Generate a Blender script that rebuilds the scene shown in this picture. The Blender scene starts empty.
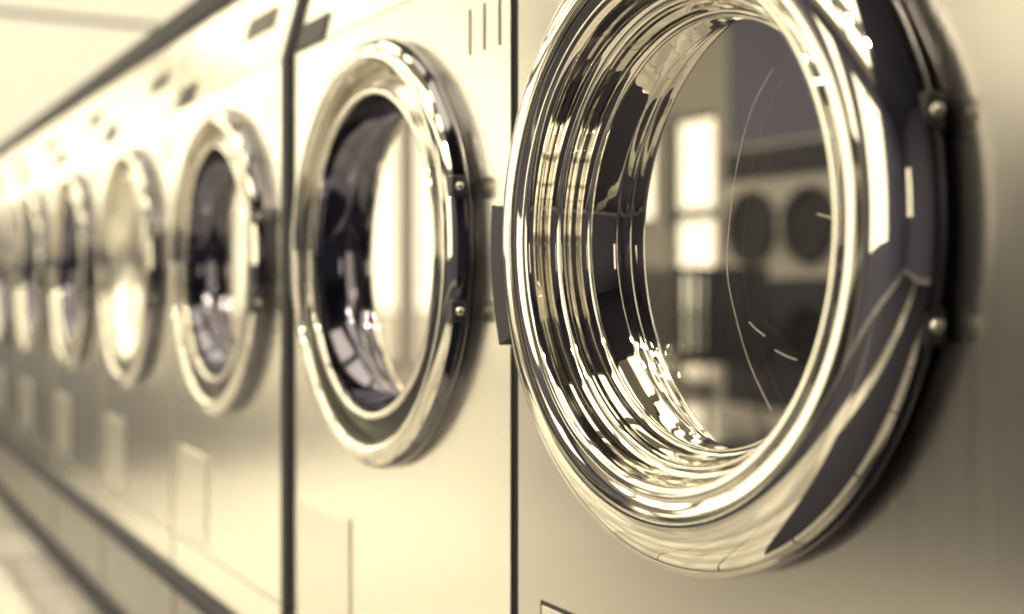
import bpy, bmesh, math, random
from mathutils import Vector, Matrix
random.seed(7)
SC = bpy.context.scene
COL = SC.collection
PI = math.pi

# ------------------------------------------------------------------ camera data
F_PX = 1275.0
ANG = math.atan(702.0 / F_PX)            # angle between view axis and the row
CAM_Y = 0.629                            # distance from the washers' fronts
CAM_Z = 0.80
S0 = 0.4375                              # near edge of the nearest washer
W = 0.70                                 # pitch of the washers
DOOR_Z = 0.839
NEAR_OFF = 0.045

# ------------------------------------------------------------------ materials
def new_mat(name):
    m = bpy.data.materials.new(name)
    m.use_nodes = True
    nt = m.node_tree
    b = nt.nodes.get('Principled BSDF')
    return m, nt, b

def principled(name, col, rough=0.5, metal=0.0, noise=0.0, nscale=8.0, stretch=(1, 1, 1), rnoise=0.0, bump=0.0, spec=0.5):
    m, nt, b = new_mat(name)
    b.inputs['Base Color'].default_value = (*col, 1)
    b.inputs['Roughness'].default_value = rough
    b.inputs['Metallic'].default_value = metal
    b.inputs['Specular IOR Level'].default_value = spec
    if noise or rnoise or bump:
        tc = nt.nodes.new('ShaderNodeTexCoord')
        mp = nt.nodes.new('ShaderNodeMapping')
        mp.inputs['Scale'].default_value = stretch
        nz = nt.nodes.new('ShaderNodeTexNoise')
        nz.inputs['Scale'].default_value = nscale
        nz.inputs['Detail'].default_value = 4
        nt.links.new(tc.outputs['Object'], mp.inputs['Vector'])
        nt.links.new(mp.outputs['Vector'], nz.inputs['Vector'])
        if noise:
            r = nt.nodes.new('ShaderNodeMapRange')
            r.inputs['To Min'].default_value = 1 - noise
            r.inputs['To Max'].default_value = 1 + noise * 0.3
            mx = nt.nodes.new('ShaderNodeMix'); mx.data_type = 'RGBA'; mx.blend_type = 'MULTIPLY'
            mx.inputs['Factor'].default_value = 1
            mx.inputs['A'].default_value = (*col, 1)
            nt.links.new(nz.outputs['Fac'], r.inputs['Value'])
            nt.links.new(r.outputs['Result'], mx.inputs['B'])
            nt.links.new(mx.outputs['Result'], b.inputs['Base Color'])
        if rnoise:
            r = nt.nodes.new('ShaderNodeMapRange')
            r.inputs['To Min'].default_value = max(0.0, rough - rnoise)
            r.inputs['To Max'].default_value = rough + rnoise
            nt.links.new(nz.outputs['Fac'], r.inputs['Value'])
            nt.links.new(r.outputs['Result'], b.inputs['Roughness'])
        if bump:
            bp = nt.nodes.new('ShaderNodeBump')
            bp.inputs['Strength'].default_value = bump
            bp.inputs['Distance'].default_value = 0.002
            nt.links.new(nz.outputs['Fac'], bp.inputs['Height'])
            nt.links.new(bp.outputs['Normal'], b.inputs['Normal'])
    return m

M = {}
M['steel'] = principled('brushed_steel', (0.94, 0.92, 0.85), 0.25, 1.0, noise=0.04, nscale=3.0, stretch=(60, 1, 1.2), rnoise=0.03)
M['steel_darkened'] = principled('darkened_brushed_steel', (0.66, 0.64, 0.605), 0.24, 1.0, noise=0.10, nscale=3.0, stretch=(70, 1, 1.0), rnoise=0.05)  # nearest front's lower brightness is put into this darker steel
M['steel_pale'] = principled('pale_steel', (0.94, 0.92, 0.85), 0.33, 1.0, noise=0.04, nscale=5.0)
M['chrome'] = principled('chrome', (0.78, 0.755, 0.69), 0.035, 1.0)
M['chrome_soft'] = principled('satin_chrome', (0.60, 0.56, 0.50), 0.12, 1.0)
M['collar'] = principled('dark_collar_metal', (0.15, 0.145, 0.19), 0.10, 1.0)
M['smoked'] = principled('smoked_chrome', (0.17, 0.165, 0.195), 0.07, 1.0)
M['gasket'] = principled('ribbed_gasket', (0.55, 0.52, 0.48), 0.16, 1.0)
M['mat'] = principled('added_dark_mat', (0.05, 0.05, 0.075), 0.8, 0.0, spec=0.08, noise=0.2, nscale=30)
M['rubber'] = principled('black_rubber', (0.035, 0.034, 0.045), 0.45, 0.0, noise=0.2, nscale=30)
M['strip'] = principled('dark_strip', (0.032, 0.032, 0.046), 0.6, 0.0, spec=0.15, noise=0.15, nscale=20)
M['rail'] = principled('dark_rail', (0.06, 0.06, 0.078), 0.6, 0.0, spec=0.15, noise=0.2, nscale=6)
M['display'] = principled('smoked_panel', (0.035, 0.035, 0.045), 0.5, 0.0, spec=0.25)
M['plate'] = principled('grey_plate', (0.13, 0.12, 0.12), 0.55, 0.0, noise=0.2, nscale=25)
M['drum'] = principled('drum_steel', (0.22, 0.21, 0.23), 0.35, 1.0, noise=0.2, nscale=40)
M['scratch'] = principled('scratch', (0.85, 0.82, 0.74), 0.35, 0.0)
M['plinth'] = principled('painted_concrete', (0.33, 0.31, 0.30), 0.38, 0.0, noise=0.25, nscale=4, bump=0.1)
M['wall'] = principled('wall_paint', (0.74, 0.73, 0.72), 0.7, 0.0, noise=0.08, nscale=2)
M['wall_mid'] = principled('grey_wall_paint', (0.36, 0.345, 0.33), 0.7, 0.0, noise=0.08, nscale=2)
M['wall_dark'] = principled('dark_wall_paint', (0.11, 0.112, 0.19), 0.6, 0.0, noise=0.12, nscale=2)
M['ceiling'] = principled('ceiling_paint', (0.86, 0.85, 0.83), 0.75, 0.0, noise=0.06, nscale=2)
M['frame'] = principled('dark_frame', (0.05, 0.05, 0.062), 0.4)
M['dryer'] = principled('dryer_enamel', (0.50, 0.48, 0.47), 0.35, 0.0, noise=0.08, nscale=6)
M['dryer_dark'] = principled('dryer_dark', (0.045, 0.045, 0.06), 0.5, spec=0.2)
M['cart'] = principled('cart_plastic', (0.04, 0.04, 0.055), 0.4)
M['pave'] = principled('pavement', (0.45, 0.43, 0.40), 0.8, 0.0, noise=0.2, nscale=1.5)

def floor_mat():
    m, nt, b = new_mat('floor_tile')
    tc = nt.nodes.new('ShaderNodeTexCoord')
    br = nt.nodes.new('ShaderNodeTexBrick')
    br.offset = 0.0
    br.inputs['Color1'].default_value = (0.76, 0.74, 0.71, 1)
    br.inputs['Color2'].default_value = (0.46, 0.445, 0.43, 1)
    br.inputs['Mortar'].default_value = (0.10, 0.095, 0.11, 1)
    br.inputs['Scale'].default_value = 1.0
    br.inputs['Brick Width'].default_value = 0.4
    br.inputs['Row Height'].default_value = 0.4
    br.inputs['Mortar Size'].default_value = 0.006
    nt.links.new(tc.outputs['Object'], br.inputs['Vector'])
    nt.links.new(br.outputs['Color'], b.inputs['Base Color'])
    b.inputs['Roughness'].default_value = 0.09
    b.inputs['Specular IOR Level'].default_value = 0.9
    return m
M['floor'] = floor_mat()

def glass_mat(name, fac, tint, rough=0.0):
    m, nt, b = new_mat(name)
    nt.nodes.remove(b)
    out = nt.nodes['Material Output']
    mix = nt.nodes.new('ShaderNodeMixShader')
    tr = nt.nodes.new('ShaderNodeBsdfTransparent'); tr.inputs['Color'].default_value = (*tint, 1)
    gl = nt.nodes.new('ShaderNodeBsdfGlossy'); gl.inputs['Color'].default_value = (0.97, 0.95, 0.92, 1)
    gl.inputs['Roughness'].default_value = rough
    mix.inputs['Fac'].default_value = fac
    nt.links.new(tr.outputs[0], mix.inputs[1])
    nt.links.new(gl.outputs[0], mix.inputs[2])
    nt.links.new(mix.outputs[0], out.inputs['Surface'])
    return m
M['door_glass'] = glass_mat('door_glass', 0.66, (0.55, 0.54, 0.56), 0.012)
M['pane'] = glass_mat('window_glass', 0.06, (1, 1, 1))

M['pane_dimmed'] = glass_mat('dimmed_window_glass', 0.06, (0.64, 0.64, 0.64))  # tint added to dim the sky seen through these panes

def emit_mat(name, col, strength):
    m, nt, b = new_mat(name)
    b.inputs['Base Color'].default_value = (0.1, 0.1, 0.1, 1)
    b.inputs['Emission Color'].default_value = (*col, 1)
    b.inputs['Emission Strength'].default_value = strength
    return m
M['lamp'] = emit_mat('lamp_diffuser', (1.0, 0.875, 0.60), 2.5)
M['spot'] = emit_mat('spot_lens', (1.0, 0.88, 0.60), 300.0)

# ------------------------------------------------------------------ mesh helpers
def link(name, me, mat, parent=None, loc=None):
    o = bpy.data.objects.new(name, me)
    COL.objects.link(o)
    if mat is not None:
        me.materials.append(mat)
    if parent is not None:
        o.parent = parent
    if loc is not None:
        o.location = loc
    return o

def obj(name, bm, mat, parent=None, loc=None, smooth=False, angle=35):
    bmesh.ops.recalc_face_normals(bm, faces=bm.faces[:])
    if smooth:
        for f in bm.faces:
            f.smooth = True
        lim = math.radians(angle)
        for e in bm.edges:
            if len(e.link_faces) == 2 and e.calc_face_angle(0) > lim:
                e.smooth = False
    me = bpy.data.meshes.new(name)
    bm.to_mesh(me); bm.free()
    return link(name, me, mat, parent, loc)

def tag(o, label=None, cat=None, group=None, kind=None):
    if label: o['label'] = label
    if cat: o['category'] = cat
    if group: o['group'] = group
    if kind: o['kind'] = kind
    return o

def empty(name, loc, label, cat, group=None):
    o = bpy.data.objects.new(name, None)
    o.empty_display_size = 0.1
    COL.objects.link(o)
    o.location = loc
    return tag(o, label, cat, group)

def box(bm, x0, x1, y0, y1, z0, z1, bev=0.0, seg=2):
    r = bmesh.ops.create_cube(bm, size=1.0)
    vs = r['verts']
    for v in vs:
        v.co = Vector((x0 + (v.co.x + .5) * (x1 - x0), y0 + (v.co.y + .5) * (y1 - y0), z0 + (v.co.z + .5) * (z1 - z0)))
    if bev > 0:
        es = list({e for v in vs for e in v.link_edges})
        bmesh.ops.bevel(bm, geom=es, offset=bev, segments=seg, affect='EDGES', profile=0.5)

def boxobj(name, x0, x1, y0, y1, z0, z1, mat, parent=None, bev=0.0, loc=None):
    bm = bmesh.new(); box(bm, x0, x1, y0, y1, z0, z1, bev)
    return obj(name, bm, mat, parent, loc)

def prism_x(bm, poly, x0, x1):
    """polygon in (y,z) extruded along x"""
    a = [bm.verts.new((x0, y, z)) for y, z in poly]
    b = [bm.verts.new((x1, y, z)) for y, z in poly]
    n = len(poly)
    bm.faces.new(a[::-1]); bm.faces.new(b)
    for i in range(n):
        j = (i + 1) % n
        bm.faces.new((a[i], a[j], b[j], b[i]))

def bevel_all(bm, off, seg=2, ang=30):
    es = [e for e in bm.edges if len(e.link_faces) == 2 and e.calc_face_angle(0) > math.radians(ang)]
    bmesh.ops.bevel(bm, geom=es, offset=off, segments=seg, affect='EDGES', profile=0.5)

def smooth_profile(pts, sub=4):
    """Catmull-Rom through (r,h) points"""
    out = []
    n = len(pts)
    for i in range(n - 1):
        p0 = pts[max(i - 1, 0)]; p1 = pts[i]; p2 = pts[i + 1]; p3 = pts[min(i + 2, n - 1)]
        for k in range(sub):
            t = k / sub
            out.append(tuple(0.5 * (2 * p1[c] + (p2[c] - p0[c]) * t + (2 * p0[c] - 5 * p1[c] + 4 * p2[c] - p3[c]) * t * t
                                    + (-p0[c] + 3 * p1[c] - 3 * p2[c] + p3[c]) * t ** 3) for c in (0, 1)))
    out.append(pts[-1])
    return out

def lathe_y(bm, prof, cx, cz, seg=128, close=False, cap0=False, cap1=False):
    rings = []
    for r, h in prof:
        rings.append([bm.verts.new((cx + r * math.cos(2 * PI * i / seg), h, cz + r * math.sin(2 * PI * i / seg))) for i in range(seg)])
    m = len(rings)
    for k in range(m if close else m - 1):
        A = rings[k]; B = rings[(k + 1) % m]
        for i in range(seg):
            j = (i + 1) % seg
            bm.faces.new((A[i], A[j], B[j], B[i]))
    if cap0: bm.faces.new(rings[0])
    if cap1: bm.faces.new(rings[-1])

def plate_with_hole(bm, x0, x1, z0, z1, yf, yb, cx, cz, r, seg=96):
    """a sheet between yb and yf with a round hole"""
    outer = []
    for i in range(seg):
        a = 2 * PI * i / seg
        c, s = math.cos(a), math.sin(a)
        t = min(((x1 - cx) / c) if c > 1e-9 else ((x0 - cx) / c if c < -1e-9 else 1e9),
                ((z1 - cz) / s) if s > 1e-9 else ((z0 - cz) / s if s < -1e-9 else 1e9))
        outer.append((cx + c * t, cz + s * t))
    # snap the closest sample to each corner
    for X, Z in ((x0, z0), (x0, z1), (x1, z0), (x1, z1)):
        k = min(range(seg), key=lambda i: (outer[i][0] - X) ** 2 + (outer[i][1] - Z) ** 2)
        outer[k] = (X, Z)
    inner = [(cx + r * math.cos(2 * PI * i / seg), cz + r * math.sin(2 * PI * i / seg)) for i in range(seg)]
    of = [bm.verts.new((x, yf, z)) for x, z in outer]; ob = [bm.verts.new((x, yb, z)) for x, z in outer]
    jf = [bm.verts.new((x, yf, z)) for x, z in inner]; jb = [bm.verts.new((x, yb, z)) for x, z in inner]
    for i in range(seg):
        j = (i + 1) % seg
        bm.faces.new((of[i], of[j], jf[j], jf[i]))
        bm.faces.new((ob[j], ob[i], jb[i], jb[j]))
        bm.faces.new((of[j], of[i], ob[i], ob[j]))
        bm.faces.new((jf[i], jf[j], jb[j], jb[i]))

def tube(bm, pts, rad, seg=8):
    pts = [Vector(p) for p in pts]
    rings = []
    for i, p in enumerate(pts):
        d = (pts[min(i + 1, len(pts) - 1)] - pts[max(i - 1, 0)]).normalized()
        up = Vector((0, 0, 1)) if abs(d.z) < 0.9 else Vector((1, 0, 0))
        u = d.cross(up).normalized(); v = d.cross(u)
        rings.append([bm.verts.new(p + (u * math.cos(2 * PI * k / seg) + v * math.sin(2 * PI * k / seg)) * rad) for k in range(seg)])
    for a, b in zip(rings, rings[1:]):
        for k in range(seg):
            bm.faces.new((a[k], a[(k + 1) % seg], b[(k + 1) % seg], b[k]))
    bm.faces.new(rings[0][::-1]); bm.faces.new(rings[-1])

def copy_tree(o, parent=None):
    c = o.copy(); COL.objects.link(c)
    if parent is not None:
        c.parent = parent
    for ch in list(o.children):
        copy_tree(ch, c)
    return c

# ------------------------------------------------------------------ the washer
ZB = 0.243                # underside of the washers (top of plinth)
HW = W / 2 - 0.0085       # half width
Z_SEAM, Z_BEND, Z_TOP = 0.310, 1.142, 1.315
Y_TOP = -0.046

def lz(z): return z - ZB  # local height

def make_washer(proud):
    root = empty('washing_machine', (0, 0, ZB), 'steel front loading washing machine', 'washing machine', 'washing machines standing in the long row')
    cz = lz(DOOR_Z)
    # carcass
    bm = bmesh.new()
    prism_x(bm, [(-0.72, 0.0), (-0.012, 0.0), (-0.012, lz(0.30)), (-0.33, lz(0.31)), (-0.33, lz(1.13)), (-0.02, lz(1.136)),
                 (Y_TOP - 0.02, lz(Z_TOP - 0.004)), (-0.72, lz(Z_TOP - 0.004))], -HW + .002, HW - .002)
    obj('cabinet', bm, M['steel_pale'], root)
    # sides closing the cabinet
    for sx in (-1, 1):
        x0, x1 = sorted((sx * (HW - .002), sx * (HW - .012)))
        boxobj('side_panel', x0, x1, -0.33, -0.0125, lz(0.31), lz(1.136), M['steel_pale'], root)
    # front panel with round opening
    bm = bmesh.new()
    plate_with_hole(bm, -HW, HW, lz(Z_SEAM) + .002, lz(Z_BEND) - .002, 0.0, -0.012, NEAR_OFF if proud else 0, cz, 0.235)
    obj('front_panel', bm, M['steel_darkened' if proud else 'steel'], root)
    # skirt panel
    boxobj('skirt_panel', -HW, HW, -0.012, 0.0, 0.002, lz(Z_SEAM) - .002, M['steel_darkened' if proud else 'steel'], root, bev=.002)
    # slanted control panel
    bm = bmesh.new()
    prism_x(bm, [(0.0, lz(Z_BEND)), (Y_TOP, lz(Z_TOP)), (Y_TOP - .018, lz(Z_TOP)), (-0.018, lz(Z_BEND))], -HW, HW)
    bevel_all(bm, .003)
    obj('control_panel', bm, M['steel'], root)
    sl = math.atan2(-Y_TOP, Z_TOP - Z_BEND)
    def on_slope(name, xa, xb, t0, t1, mat, th=.003, bev=.0012):
        L = math.hypot(Y_TOP, Z_TOP - Z_BEND)
        bm = bmesh.new(); box(bm, xa, xb, -.001, th, t0 * L, t1 * L, bev)
        o = obj(name, bm, mat, root, (0, 0, lz(Z_BEND)))
        o.rotation_euler = (sl, 0, 0)
        return o
    on_slope('display_window', HW - .140, HW - .027, .01, .24, M['display'])
    on_slope('coin_plate', -HW + .120, -HW + .265, .41, .61, M['plate'])
    # three thin strokes near the top corner
    for k in range(3):
        boxobj('front_stroke', -HW + .022 + k * .034, -HW + .0245 + k * .034, -.001, .0012, lz(1.050), lz(1.100), M['plinth'], root)
    # chrome door ring
    if proud:
        prof = []
        prof += smooth_profile([(0.2330, 0.0340), (0.2450, 0.0378), (0.2540, 0.0430), (0.2573, 0.0495), (0.2560, 0.0570)], 5)
        side = list(prof)
        prof = smooth_profile([(0.2560, 0.0570), (0.2522, 0.0640), (0.2460, 0.0700), (0.2375, 0.0748),
                                (0.2280, 0.0778), (0.2180, 0.0788), (0.2090, 0.0776), (0.2010, 0.0742)], 6)
        prof += smooth_profile([(0.2004, 0.0744), (0.1990, 0.0762), (0.1960, 0.0763), (0.1922, 0.0748), (0.1895, 0.0715), (0.1882, 0.0660)], 5)
        prof += smooth_profile([(0.1875, 0.0630), (0.1865, 0.0560), (0.1842, 0.0500), (0.1810, 0.0480)], 5)
        prof += smooth_profile([(0.1803, 0.0490), (0.1777, 0.0495), (0.1757, 0.0470), (0.1750, 0.0430)], 4)
        prof += smooth_profile([(0.1742, 0.0410), (0.1727, 0.0320), (0.1702, 0.0265), (0.1678, 0.0250)], 5)
        prof += smooth_profile([(0.1670, 0.0262), (0.1655, 0.0262), (0.1645, 0.0230), (0.1640, 0.0125)], 4)
        prof += [(0.1640, -0.002), (0.196, -0.002), (0.205, 0.0310), (0.222, 0.0340)]
        # the nearest door is slightly larger and sits off centre
        prof += [(0.240, 0.050)]
        side += [(0.250, 0.0570), (0.236, 0.040), (0.226, 0.0340)]
        prof = [(1.0571 * r, 1.0571 * h - .0359) for r, h in prof]
        side = [(1.0571 * r, 1.0571 * h - .0359) for r, h in side]
        gr, gh, hr, hh = 0.1746, -0.0317, 0.2690, 0.0150
    else:
        side = smooth_profile([(0.264, 0.0), (0.2675, 0.006), (0.2675, 0.013), (0.2630, 0.0212)], 5) + [(0.257, 0.0212), (0.250, 0.012), (0.250, 0.0)]
        prof = smooth_profile([(0.2630, 0.0212), (0.2555, 0.0272), (0.2475, 0.0300), (0.2415, 0.0290), (0.2370, 0.024), (0.2355, 0.014)], 5)
        prof += [(0.2350, 0.002), (0.2080, 0.010)]
        prof += smooth_profile([(0.2075, 0.0145), (0.2060, 0.0190), (0.2030, 0.0210), (0.1995, 0.0200), (0.1975, 0.0160), (0.1965, 0.0080)], 4)
        prof += [(0.1965, 0.0), (0.200, -0.004), (0.230, -0.004), (0.232, 0.0), (0.248, 0.0)]
        gr, gh, hr, hh = 0.1735, -0.0340, 0.266, 0.018
    bm = bmesh.new()
    lathe_y(bm, prof, 0, 0, seg=160, close=True)
    if proud:
        cz += .0022
    ox = NEAR_OFF if proud else 0.0
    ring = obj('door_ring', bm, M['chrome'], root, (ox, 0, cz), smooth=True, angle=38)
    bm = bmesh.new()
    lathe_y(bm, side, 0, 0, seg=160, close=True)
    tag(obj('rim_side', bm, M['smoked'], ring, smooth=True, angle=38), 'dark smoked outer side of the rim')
    if not proud:
        def band(name, lo, hi, mat, lab):
            bm = bmesh.new()
            n = hi - lo
            rings = []
            for j, (r, h) in enumerate([(0.2348, 0.0030), (0.228, 0.0070), (0.218, 0.0125), (0.2080, 0.0175)]):
                rings.append([bm.verts.new((r * math.cos(2 * PI * i / 180), h + (.0011 if i % 2 else 0) * (j in (1, 2)), r * math.sin(2 * PI * i / 180))) for i in range(lo, hi + 1)])
            for p, q in zip(rings, rings[1:]):
                for i in range(n):
                    bm.faces.new((p[i], p[i + 1], q[i + 1], q[i]))
            tag(obj(name, bm, mat, ring, smooth=True, angle=60), lab)
        band('rim_band', -8, 98, M['gasket'], 'upper half of the rim band, its bright reflection put into satin metal')  # bright reflection on the upper half is put into a paler metal
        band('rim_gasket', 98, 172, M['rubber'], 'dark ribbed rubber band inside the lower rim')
        bm = bmesh.new()
        pc = smooth_profile([(0.1962, 0.0120), (0.1950, 0.004), (0.1900, -0.010), (0.1820, -0.024), (0.1745, -0.030), (0.1720, -0.036)], 4) + [(0.178, -0.040), (0.199, -0.010), (0.1966, 0.011)]
        lathe_y(bm, pc, 0, 0, seg=128, close=True)
        tag(obj('door_collar', bm, M['collar'], ring, smooth=True), 'dark polished collar around the glass')
    # glass
    bm = bmesh.new()
    lathe_y(bm, [(gr, gh), (gr, gh + .008)], 0, 0, seg=96, cap0=True, cap1=True)
    tag(obj('door_glass', bm, M['door_glass'], ring, smooth=True, angle=30), 'dark mirror-like round glass pane')
    # drum behind it
    bm = bmesh.new()
    lathe_y(bm, [(0.226, -0.045), (0.236, -0.05), (0.240, -0.08), (0.240, -0.30), (0.02, -0.305), (0.02, -0.315), (0.25, -0.315), (0.25, -0.045)], 0, 0, seg=48, close=True)
    obj('drum', bm, M['drum'], root, (ox, 0, cz), smooth=True)
    # hinge bolts on the near side
    for s in (-1, 1):
        dz = s * 0.067
        xr = -math.sqrt(hr ** 2 - dz ** 2)
        bm = bmesh.new()
        box(bm, xr - .005, xr + .014, hh - .009, hh + .009, dz - .012, dz + .012, .003)
        hb = obj('hinge_block', bm, M['rubber'], ring)
        bm = bmesh.new()
        r = bmesh.ops.create_uvsphere(bm, u_segments=12, v_segments=8, radius=.005)
        for v in r['verts']: v.co += Vector((xr - .005, hh + .001, dz))
        tag(obj('hinge_screw', bm, M['chrome'], hb, smooth=True), 'small bright screw head')
    # latch plate on the far side
    bm = bmesh.new()
    n = 14; w0, w1 = (0.2680, 0.2920) if proud else (0.2640, 0.2760)
    la, lb = (.003, .034) if proud else (.006, .024)
    a0, am = math.asin((.064 if proud else .056) / .268), (-.11 if proud else 0.0)
    rows = []
    for i in range(n + 1):
        a = am - a0 + 2 * a0 * i / n
        c, s = math.cos(a), math.sin(a)
        rows.append([bm.verts.new((w * c, y, w * s)) for w, y in ((w0, la), (w1, la), (w1, lb), (w0 - .004, lb + .002))])
    for p, q in zip(rows, rows[1:]):
        for k in range(4):
            bm.faces.new((p[k], p[(k + 1) % 4], q[(k + 1) % 4], q[k]))
    bm.faces.new(rows[0]); bm.faces.new(rows[-1][::-1])
    bevel_all(bm, .003, ang=40)
    tag(obj('door_latch', bm, M['rail'], ring, smooth=True), 'dark grey latch grip at the rim')
    # service hatch
    xa, xb, za, zb = HW - .245, HW - .046, lz(.326), lz(.491)
    hatch = boxobj('service_hatch', xa + .004, xb - .004, -.002, .0022, za + .004, zb - .004, M['steel_pale'], root, bev=.001)
    bm = bmesh.new()
    box(bm, xa, xb, -.001, .0012, za, zb, .0005)
    obj('hatch_rim', bm, M['steel_pale'], hatch)  # washed-out glare on the far rims is put into pale metal
    return root

N = 9
LABELS = [
    'steel washing machine nearest the camera, huge chrome porthole door filling the right half',
    'second washing machine in the row, between the two dark vertical strips, overexposed front',
    'third washing machine, just beyond the wide dark vertical strip, its oval door dark inside',
    'fourth washing machine in the row, door glass glowing pale cream at left of the picture',
    'fifth washing machine in the row, a thin blurred sliver left of the pale cream door',
    'sixth washing machine along the row, blurred, with paired round highlights low on its door',
    'seventh washing machine along the row, very blurred, beside the left picture edge',
    'eighth washing machine in the row, a faint blurred strip cut by the left picture edge',
    'farthest washing machine at the end of the row, hardly more than a blur',
]
near = make_washer(True)
far = make_washer(False)
washers = []
for i in range(N):
    o = near if i == 0 else (far if i == 1 else copy_tree(far))
    o.location = (S0 + (i + .5) * W, 0, ZB)
    o['label'] = LABELS[i]
    washers.append(o)
for i in (-1, -2):
    o = copy_tree(far)
    o.location = (S0 + (i + .5) * W, 0, ZB)
    o['label'] = 'washing machine of the row beside the camera, outside the picture, only mirrored in the chrome'

def kids(o):
    for c in o.children:
        yield c
        yield from kids(c)

# the fourth door's bright glow is put into a paler collar
for c in kids(washers[3]):
    if c.name.startswith('door_collar'):
        c.data = c.data.copy(); c.data.materials[0] = M['steel_pale']
        c['label'] = 'collar around the glass, its bright glow put into pale metal'

# the nearest hatch has a black rim: its own mesh copy
for c in kids(washers[0]):
    if c.name.startswith('hatch_rim'):
        c.data = c.data.copy(); c.data.materials[0] = M['rubber']
        c['label'] = 'black rubber rim around the hatch'

# scratches on the nearest glass (real fine scuffs on the pane)
GX, GY = S0 + .5 * W + NEAR_OFF, -0.0236
def ray_to_plane(px, py, Y):
    t = (px - 512) / F_PX; v = -(py - 285) / F_PX
    ca, sa = math.cos(ANG), math.sin(ANG)
    d = Vector((ca - t * sa * 1.0, -sa - t * ca, v))
    k = (Y - CAM_Y) / d.y
    return Vector((0, CAM_Y, CAM_Z)) + d * k
ring0 = [c for c in washers[0].children if c.name.startswith('door_ring')][0]
glass0 = [c for c in ring0.children if c.name.startswith('door_glass')][0]
org = Vector((GX, 0, DOOR_Z + .0022))
def scratch(pix, rad):
    pts = [ray_to_plane(x, y, GY) - org for x, y in pix]
    pts2 = smooth_profile3(pts)
    bm = bmesh.new(); tube(bm, pts2, rad, 5)
    tag(obj('scratch', bm, M['scratch'], glass0), 'fine pale scratch across the pane')
def smooth_profile3(pts, sub=5):
    out = []; n = len(pts)
    for i in range(n - 1):
        p0 = pts[max(i - 1, 0)]; p1 = pts[i]; p2 = pts[i + 1]; p3 = pts[min(i + 2, n - 1)]
        for k in range(sub):
            t = k / sub
            out.append(0.5 * (2 * p1 + (p2 - p0) * t + (2 * p0 - 5 * p1 + 4 * p2 - p3) * t * t + (-p0 + 3 * p1 - 3 * p2 + p3) * t ** 3))
    out.append(pts[-1])
    return out
scratch([(773, 68), (752, 108), (738, 160), (730, 215), (727, 270), (736, 318), (750, 365), (771, 410)], .00022)
scratch([(749, 322), (757, 330), (765, 336)], .0003)
scratch([(775, 350), (786, 356), (797, 360)], .0003)
scratch([(817, 214), (825, 216), (831, 218)], .0004)

# ------------------------------------------------------------------ strips, rails, plinth
def cover_strip(x, w, y0, y1, mat, label, name='cover_strip', grp=None):
    bm = bmesh.new()
    prism_x(bm, [(y0, ZB + .004), (y0, Z_BEND), (Y_TOP + y0, Z_TOP), (Y_TOP + y1, Z_TOP), (y1, Z_BEND), (y1, ZB + .004)], x - w / 2, x + w / 2)
    bevel_all(bm, min(.002, w / 5))
    return tag(obj(name, bm, mat), label, 'strip', grp)
cover_strip(S0 + 1 * W, .0165, -.010, -.003, M['strip'], 'dark vertical strip between the nearest washing machine and the second one', 'gap_strip')  # dark strip stands for the shade inside this gap
cover_strip(S0 + 2 * W, .036, .0005, .006, M['strip'], 'wide dark vertical strip between the second and third washing machines')
names = ['third and fourth', 'fourth and fifth', 'fifth and sixth', 'sixth and seventh', 'seventh and eighth', 'eighth and ninth']
for k, nm in enumerate(names):
    cover_strip(S0 + (3 + k) * W, .0165, -.010, -.003, M['steel_pale'], 'pale vertical strip between the %s washing machines of the row' % nm, 'gap_strip')
XA, XB = S0 - 2 * W + .002, S0 + N * W - .002
bm = bmesh.new()
prism_x(bm, [(Y_TOP - .06, Z_TOP + .001), (Y_TOP + .002, Z_TOP + .001), (Y_TOP + .008, Z_TOP + .006), (Y_TOP + .008, Z_TOP + .050), (Y_TOP, Z_TOP + .056), (Y_TOP - .06, Z_TOP + .056)], XA, XB)
bevel_all(bm, .004)
tag(obj('top_rail', bm, M['rail']), 'long dark rail running along the tops of all the washing machines', 'rail')
bm = bmesh.new()
prism_x(bm, [(-.05, .206), (.006, .206), (.016, .213), (.016, .234), (.006, .2425), (-.05, .2425)], XA, XB)
bevel_all(bm, .003)
tag(obj('bumper_rail', bm, M['rail']), 'long dark bumper rail along the foot of the washing machines', 'rail')
bm = bmesh.new()
box(bm, XA, XB, -.75, -.055, .02, .2425, .004)
box(bm, XA, XB, -.75, -.0, .0, .205, .004)
for k in range(-1, N):
    x = S0 + k * W
    box(bm, x - .012, x + .012, -.004, .003, .004, .200, .001)
tag(obj('trim_1', bm, M['plinth']), kind='structure')

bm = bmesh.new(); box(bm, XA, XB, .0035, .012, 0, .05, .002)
tag(obj('foot_strip', bm, M['rail']), kind='structure')  # dark strip along the plinth foot, standing for a dark line there

# ------------------------------------------------------------------ the room
X0, X1, Y0, Y1, ZC = -3.0, 9.5, -4.2, 5.0, 3.2
def struct(name, bm, mat, parent=None):
    o = obj(name, bm, mat, parent)
    if parent is None: o['kind'] = 'structure'
    return o
def sbox(name, mat, *a, parent=None):
    bm = bmesh.new(); box(bm, *a)
    return struct(name, bm, mat, parent)
sbox('floor', M['floor'], X0, X1, Y0, Y1, -.1, 0)
cl = sbox('ceiling', M['ceiling'], .2, X1, Y0, Y1, ZC, ZC + .1)
bm = bmesh.new(); box(bm, X0, .2, Y0, Y1, ZC, ZC + .1)
obj('dark_ceiling_bay', bm, M['wall_dark'], cl)  # unseen bay coloured dark to darken reflections in the door rims
bm = bmesh.new()
for q in ((Y0, 3.7, 0, ZC), (4.6, Y1, 0, ZC), (3.7, 4.6, 0, 1.1), (3.7, 4.6, 2.3, ZC)):
    box(bm, X0 - .1, X0, *q)
struct('wall_near', bm, M['wall_dark'])
bm = bmesh.new()
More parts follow.
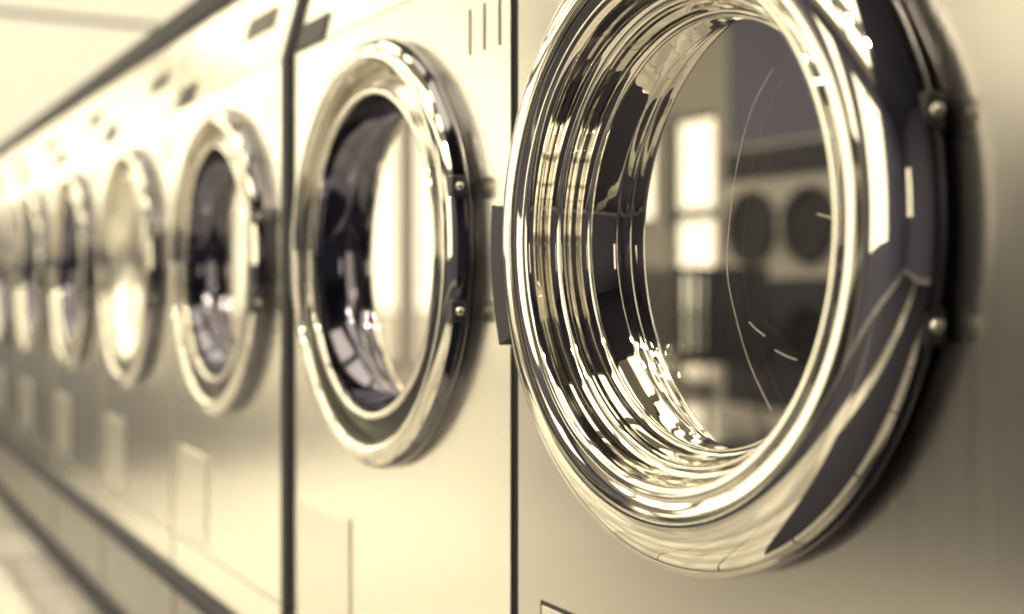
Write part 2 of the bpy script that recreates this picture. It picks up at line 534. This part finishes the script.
for q in ((3.7, 3.74, 1.1, 2.3), (4.56, 4.6, 1.1, 2.3), (3.7, 4.6, 1.1, 1.14), (3.7, 4.6, 2.26, 2.3)):
    box(bm, X0 - .08, X0 - .02, *q)
wn = struct('window_9', bm, M['frame'])  # unseen window added for bright streaks in the door's inner rings
pb = bmesh.new(); box(pb, X0 - .053, X0 - .047, 3.74, 4.56, 1.14, 2.26)
obj('pane', pb, M['pane'], wn)
sbox('wall_right', M['wall'], X0, X1, Y0 - .1, Y0, 0, ZC)
# far wall: low wall, posts, glazing
bm = bmesh.new()
box(bm, X1, X1 + .12, 2.1, Y1, 0, .12)
box(bm, X1, X1 + .12, Y0, Y1, 3.05, ZC)
ym = [Y0, -2.05, 0.55, 2.1, 3.6, Y1]
for y in ym:
    box(bm, X1, X1 + .12, max(y - .04, Y0), min(y + .04, Y1), .12 if y > 2 else .95, 3.05)
wf = struct('wall_far', bm, M['wall'])
bm = bmesh.new(); box(bm, X1, X1 + .12, Y0, 2.1, 0, .95)
obj('low_panelling', bm, M['wall_dark'], wf)
for k, (a, b) in enumerate(zip(ym, ym[1:])):
    a2, b2 = a + .04, b - .04
    zs = .12 if a > 2 else .95
    bm = bmesh.new()
    for q in ((a2, a2 + .03, zs, 3.05), (b2 - .03, b2, zs, 3.05), (a2, b2, zs, zs + .04), (a2, b2, 3.01, 3.05), (a2, b2, 2.70, 2.73)):
        box(bm, X1 + .03, X1 + .08, *q)
    w = struct('window_%d' % (k + 1), bm, M['frame'])
    pb = bmesh.new(); box(pb, X1 + .052, X1 + .058, a2 + .03, b2 - .03, zs + .04, 3.01)
    obj('pane', pb, M['pane'] if a > .5 else M['pane_dimmed'], w)
# left (opposite) wall: solid up to the shop front, then windows and a glass door
bm = bmesh.new()
box(bm, 7.15, X1, Y1, Y1 + .12, 2.05, ZC)
box(bm, 7.15, 7.30, Y1, Y1 + .12, 0, 2.05)
box(bm, 7.88, 8.05, Y1, Y1 + .12, 0, 2.05)
box(bm, 8.05, X1, Y1, Y1 + .12, 0, 1.28)
wl = struct('wall_left', bm, M['wall_mid'])
bm = bmesh.new()
HX = [.3, 1.5, 2.7]
for q in ((X0, HX[0], 0, ZC), (HX[-1], 3.9, 0, ZC), (3.9, 5.2, 0, 1.72), (3.9, 5.2, 2.85, ZC), (5.2, 7.15, 0, ZC), (HX[0], HX[-1], 0, .75), (HX[0], HX[-1], 2.75, ZC), (HX[1] - .03, HX[1] + .03, .75, 2.75)):
    box(bm, q[0], q[1], Y1, Y1 + .12, q[2], q[3])
obj('painted_bulkhead', bm, M['wall_dark'], wl)
def left_window(n, x0, x1, z0, z1, bars=()):
    bm = bmesh.new(); f = .035
    for q in ((x0, x0 + f, z0, z1), (x1 - f, x1, z0, z1), (x0, x1, z0, z0 + f), (x0, x1, z1 - f, z1), *bars):
        box(bm, q[0], q[1], Y1 + .02, Y1 + .08, q[2], q[3])
    w = struct(n, bm, M['frame'])
    pb = bmesh.new(); box(pb, x0 + f, x1 - f, Y1 + .046, Y1 + .052, z0 + f, z1 - f)
    obj('pane', pb, M['pane'], w)
    return w
left_window('window_6', 8.05, X1, 1.28, 2.05, [(8.7, 8.74, 1.28, 2.05)])
d = left_window('door_1', 7.30, 7.88, .0, 2.05, [(7.30, 7.88, 1.28, 1.36), (7.30, 7.88, 0, .1)])
left_window('window_10', 3.9, 5.2, 1.72, 2.85)  # unseen window added above the dryers to brighten the nearest panel
for k in range(2):
    left_window('window_%d' % (7 + k), HX[k] + .03 * (k > 0), HX[k + 1] - .03 * (k < 1), .75, 2.75)  # unseen windows added to brighten reflections in the nearest door ring
hb = bmesh.new(); tube(hb, [(7.80, Y1 - .03, .95), (7.80, Y1 - .03, 1.22)], .012); tube(hb, [(7.80, Y1 - .03, .97), (7.80, Y1 + .03, .97)], .008); tube(hb, [(7.80, Y1 - .03, 1.2), (7.80, Y1 + .03, 1.2)], .008)
obj('door_handle', hb, M['chrome_soft'], d, smooth=True)
sbox('pavement', M['pave'], -12, 45, -30, 40, -.35, -.15)

tag(boxobj('floor_mat', -2.4, 0.95, 1.75, 4.2, 0.0, .009, M['mat'], None, bev=.003), 'second added black mat, out in mid aisle behind the camera, put there to darken the chrome', 'floor mat')  # unseen mats, here and below, added to darken what chrome and steel mirror
tag(boxobj('floor_mat', -2.4, 0.95, .12, 1.35, 0.0, .009, M['mat'], None, bev=.003), 'added black mat in front of the nearest washing machine, put there to darken the chrome', 'floor mat')
tag(boxobj('floor_mat', .98, 5.0, 2.0, 4.3, 0.0, .009, M['mat'], None, bev=.003), 'added long dark mat before the tumble dryers across the aisle, darkening the nearest panel', 'floor mat')

tag(boxobj('floor_mat', 5.6, 9.4, .15, 2.25, 0.0, .009, M['mat'], None, bev=.003), 'added dark mat at the far end of the aisle, darkening the lower far fronts', 'floor mat')

# ceiling light panels over the aisle
def make_light():
    r = empty('ceiling_light', (0, 0, ZC), 'rectangular ceiling light panel over the aisle, seen only mirrored in the chrome', 'ceiling light', 'ceiling light panels over the aisle')
    bm = bmesh.new()
    for q in ((-.65, .65, -.48, -.45), (-.65, .65, .45, .48), (-.65, -.62, -.45, .45), (.62, .65, -.45, .45)):
        box(bm, *q, -.06, -.001)
    obj('light_frame', bm, M['frame'], r)
    boxobj('diffuser', -.62, .62, -.45, .45, -.052, -.002, M['lamp'], r)
    return r
L0 = make_light(); first = True
for y in (.7, 2.2, 3.7):
    for x in (.9, 2.4, 3.9, 5.4, 6.9, 8.4):
        o = L0 if first else copy_tree(L0)
        first = False
        o.location = (x, y, ZC)

# two small bright spotlights between the panels
def make_spot():
    r = empty('spotlight', (0, 0, ZC), 'small bright ceiling spotlight across the aisle, seen only as round glints in the chrome', 'spotlight', 'ceiling spotlights')
    bm = bmesh.new()
    lathe_y(bm, [(.012, 0), (.05, 0), (.05, -.012), (.014, -.016), (.014, -.06), (.090, -.085), (.096, -.17), (.090, -.17), (.086, -.09), (.012, -.07)], 0, 0, seg=24, close=True)
    bmesh.ops.rotate(bm, verts=bm.verts[:], cent=(0, 0, 0), matrix=Matrix.Rotation(PI / 2, 3, 'X'))
    obj('spot_housing', bm, M['frame'], r, smooth=True)
    bm = bmesh.new(); q = bmesh.ops.create_uvsphere(bm, u_segments=20, v_segments=12, radius=.085)
    for v in q['verts']: v.co.z = v.co.z * .6 - .150
    obj('spot_bulb', bm, M['spot'], r, smooth=True)
    return r
S1 = make_spot(); S1.location = (.90, 2.95, ZC)
S2 = copy_tree(S1); S2.location = (.20, 2.95, ZC)

# dryers along the opposite wall
def make_dryer():
    r = empty('tumble_dryer', (0, 4.4, 0), 'tall stacked tumble dryer across the aisle, seen only mirrored in the nearest glass', 'dryer', 'tumble dryers across the aisle')
    bm = bmesh.new(); box(bm, -.257, .257, 0, .58, 0.0, 1.66, .006)
    obj('cabinet', bm, M['dryer'], r)
    boxobj('fascia', -.257, .257, -.012, .001, 1.45, 1.64, M['dryer_dark'], r, bev=.003)
    boxobj('lower_panel', -.257, .257, -.008, .001, .06, .84, M['dryer_dark'], r, bev=.002)
    for zc in (1.15, .48):
        bm = bmesh.new()
        lathe_y(bm, [(.232, -.001), (.232, -.02), (.222, -.032), (.200, -.032), (.185, -.015), (.183, -.006), (.183, .001)], 0, 0, seg=48, close=True)
        dd = obj('dryer_door', bm, M['dryer_dark'], r, (0, 0, zc), smooth=True)
        bm = bmesh.new(); lathe_y(bm, [(.184, .0005), (.184, -.008)], 0, 0, seg=48, cap0=True, cap1=True)
        obj('door_glass', bm, M['display'], dd)
        bm = bmesh.new(); box(bm, .200, .214, -.05, -.03, -.05, .05, .003)
        obj('door_handle', bm, M['chrome_soft'], dd)
    return r
D0 = make_dryer()
for k in range(5):
    o = D0 if k == 0 else copy_tree(D0)
    o.location = (6.16 - .52 * k, 4.4, 0)

# laundry cart in the far aisle
def make_cart(x, y, rz):
    r = empty('laundry_cart', (x, y, 0), 'dark slatted laundry cart in the aisle, seen only mirrored in the nearest glass', 'laundry cart')
    r.rotation_euler = (0, 0, rz)
    bm = bmesh.new()
    for z in (.42, .86):
        for s in (-1, 1):
            box(bm, -.36, .36, s * .24 - .012, s * .24 + .012, z, z + .03)
            box(bm, s * .36 - .012, s * .36 + .012, -.24, .24, z, z + .03)
    for k in range(15):
        x_ = -.34 + k * .0486
        for s in (-1, 1): box(bm, x_ - .014, x_ + .014, s * .24 - .005, s * .24 + .005, .43, .87)
    for k in range(10):
        y_ = -.22 + k * .0489
        for s in (-1, 1): box(bm, s * .36 - .005, s * .36 + .005, y_ - .014, y_ + .014, .43, .87)
    box(bm, -.36, .36, -.24, .24, .41, .425)
    obj('basket', bm, M['cart'], r)
    for sx in (-1, 1):
        for sy in (-1, 1):
            bm = bmesh.new(); tube(bm, [(sx * .33, sy * .21, .10), (sx * .33, sy * .21, .412)], .014)
            lg = obj('leg', bm, M['chrome_soft'], r, smooth=True)
            bm = bmesh.new()
            lathe_y(bm, [(.008, -.012), (.046, -.012), (.05, -.008), (.05, .008), (.046, .012), (.008, .012)], sx * .33, .05, seg=20, close=True)
            for v in bm.verts: v.co.y += sy * .21
            obj('caster', bm, M['rubber'], lg, smooth=True)
            bm = bmesh.new(); box(bm, sx * .33 - .012, sx * .33 + .012, sy * .21 - .02, sy * .21 - .014, .045, .105); box(bm, sx * .33 - .012, sx * .33 + .012, sy * .21 + .014, sy * .21 + .02, .045, .105); box(bm, sx * .33 - .014, sx * .33 + .014, sy * .21 - .02, sy * .21 + .02, .1, .106)
            obj('caster_fork', bm, M['chrome_soft'], lg)
    return r
make_cart(5.35, 3.35, .25)

# ------------------------------------------------------------------ world, camera, view
w = bpy.data.worlds.new('World'); SC.world = w; w.use_nodes = True
bg = w.node_tree.nodes['Background']
bg.inputs['Color'].default_value = (1.0, 0.875, 0.60, 1)
bg.inputs['Strength'].default_value = 1.9

cd = bpy.data.cameras.new('camera'); cam = bpy.data.objects.new('camera', cd); COL.objects.link(cam)
cd.sensor_width = 36; cd.lens = F_PX * 36 / 1024
cd.shift_y = -22 / 1024
cd.clip_start = .02
cam.location = (0, CAM_Y, CAM_Z)
fwd = Vector((math.cos(ANG), -math.sin(ANG), 0))
cam.rotation_euler = fwd.to_track_quat('-Z', 'Y').to_euler()
cd.dof.use_dof = True
cd.dof.focus_distance = 1.12
cd.dof.aperture_fstop = 2.4
SC.camera = cam

vs = SC.view_settings
vs.view_transform = 'Standard'; vs.look = 'None'; vs.exposure = 0.68; vs.gamma = 1; vs.use_curve_mapping = False
SC.cycles.use_denoising = True
SC.cycles.max_bounces = 12; SC.cycles.glossy_bounces = 8; SC.cycles.transparent_max_bounces = 8
SC.cycles.sample_clamp_indirect = 0
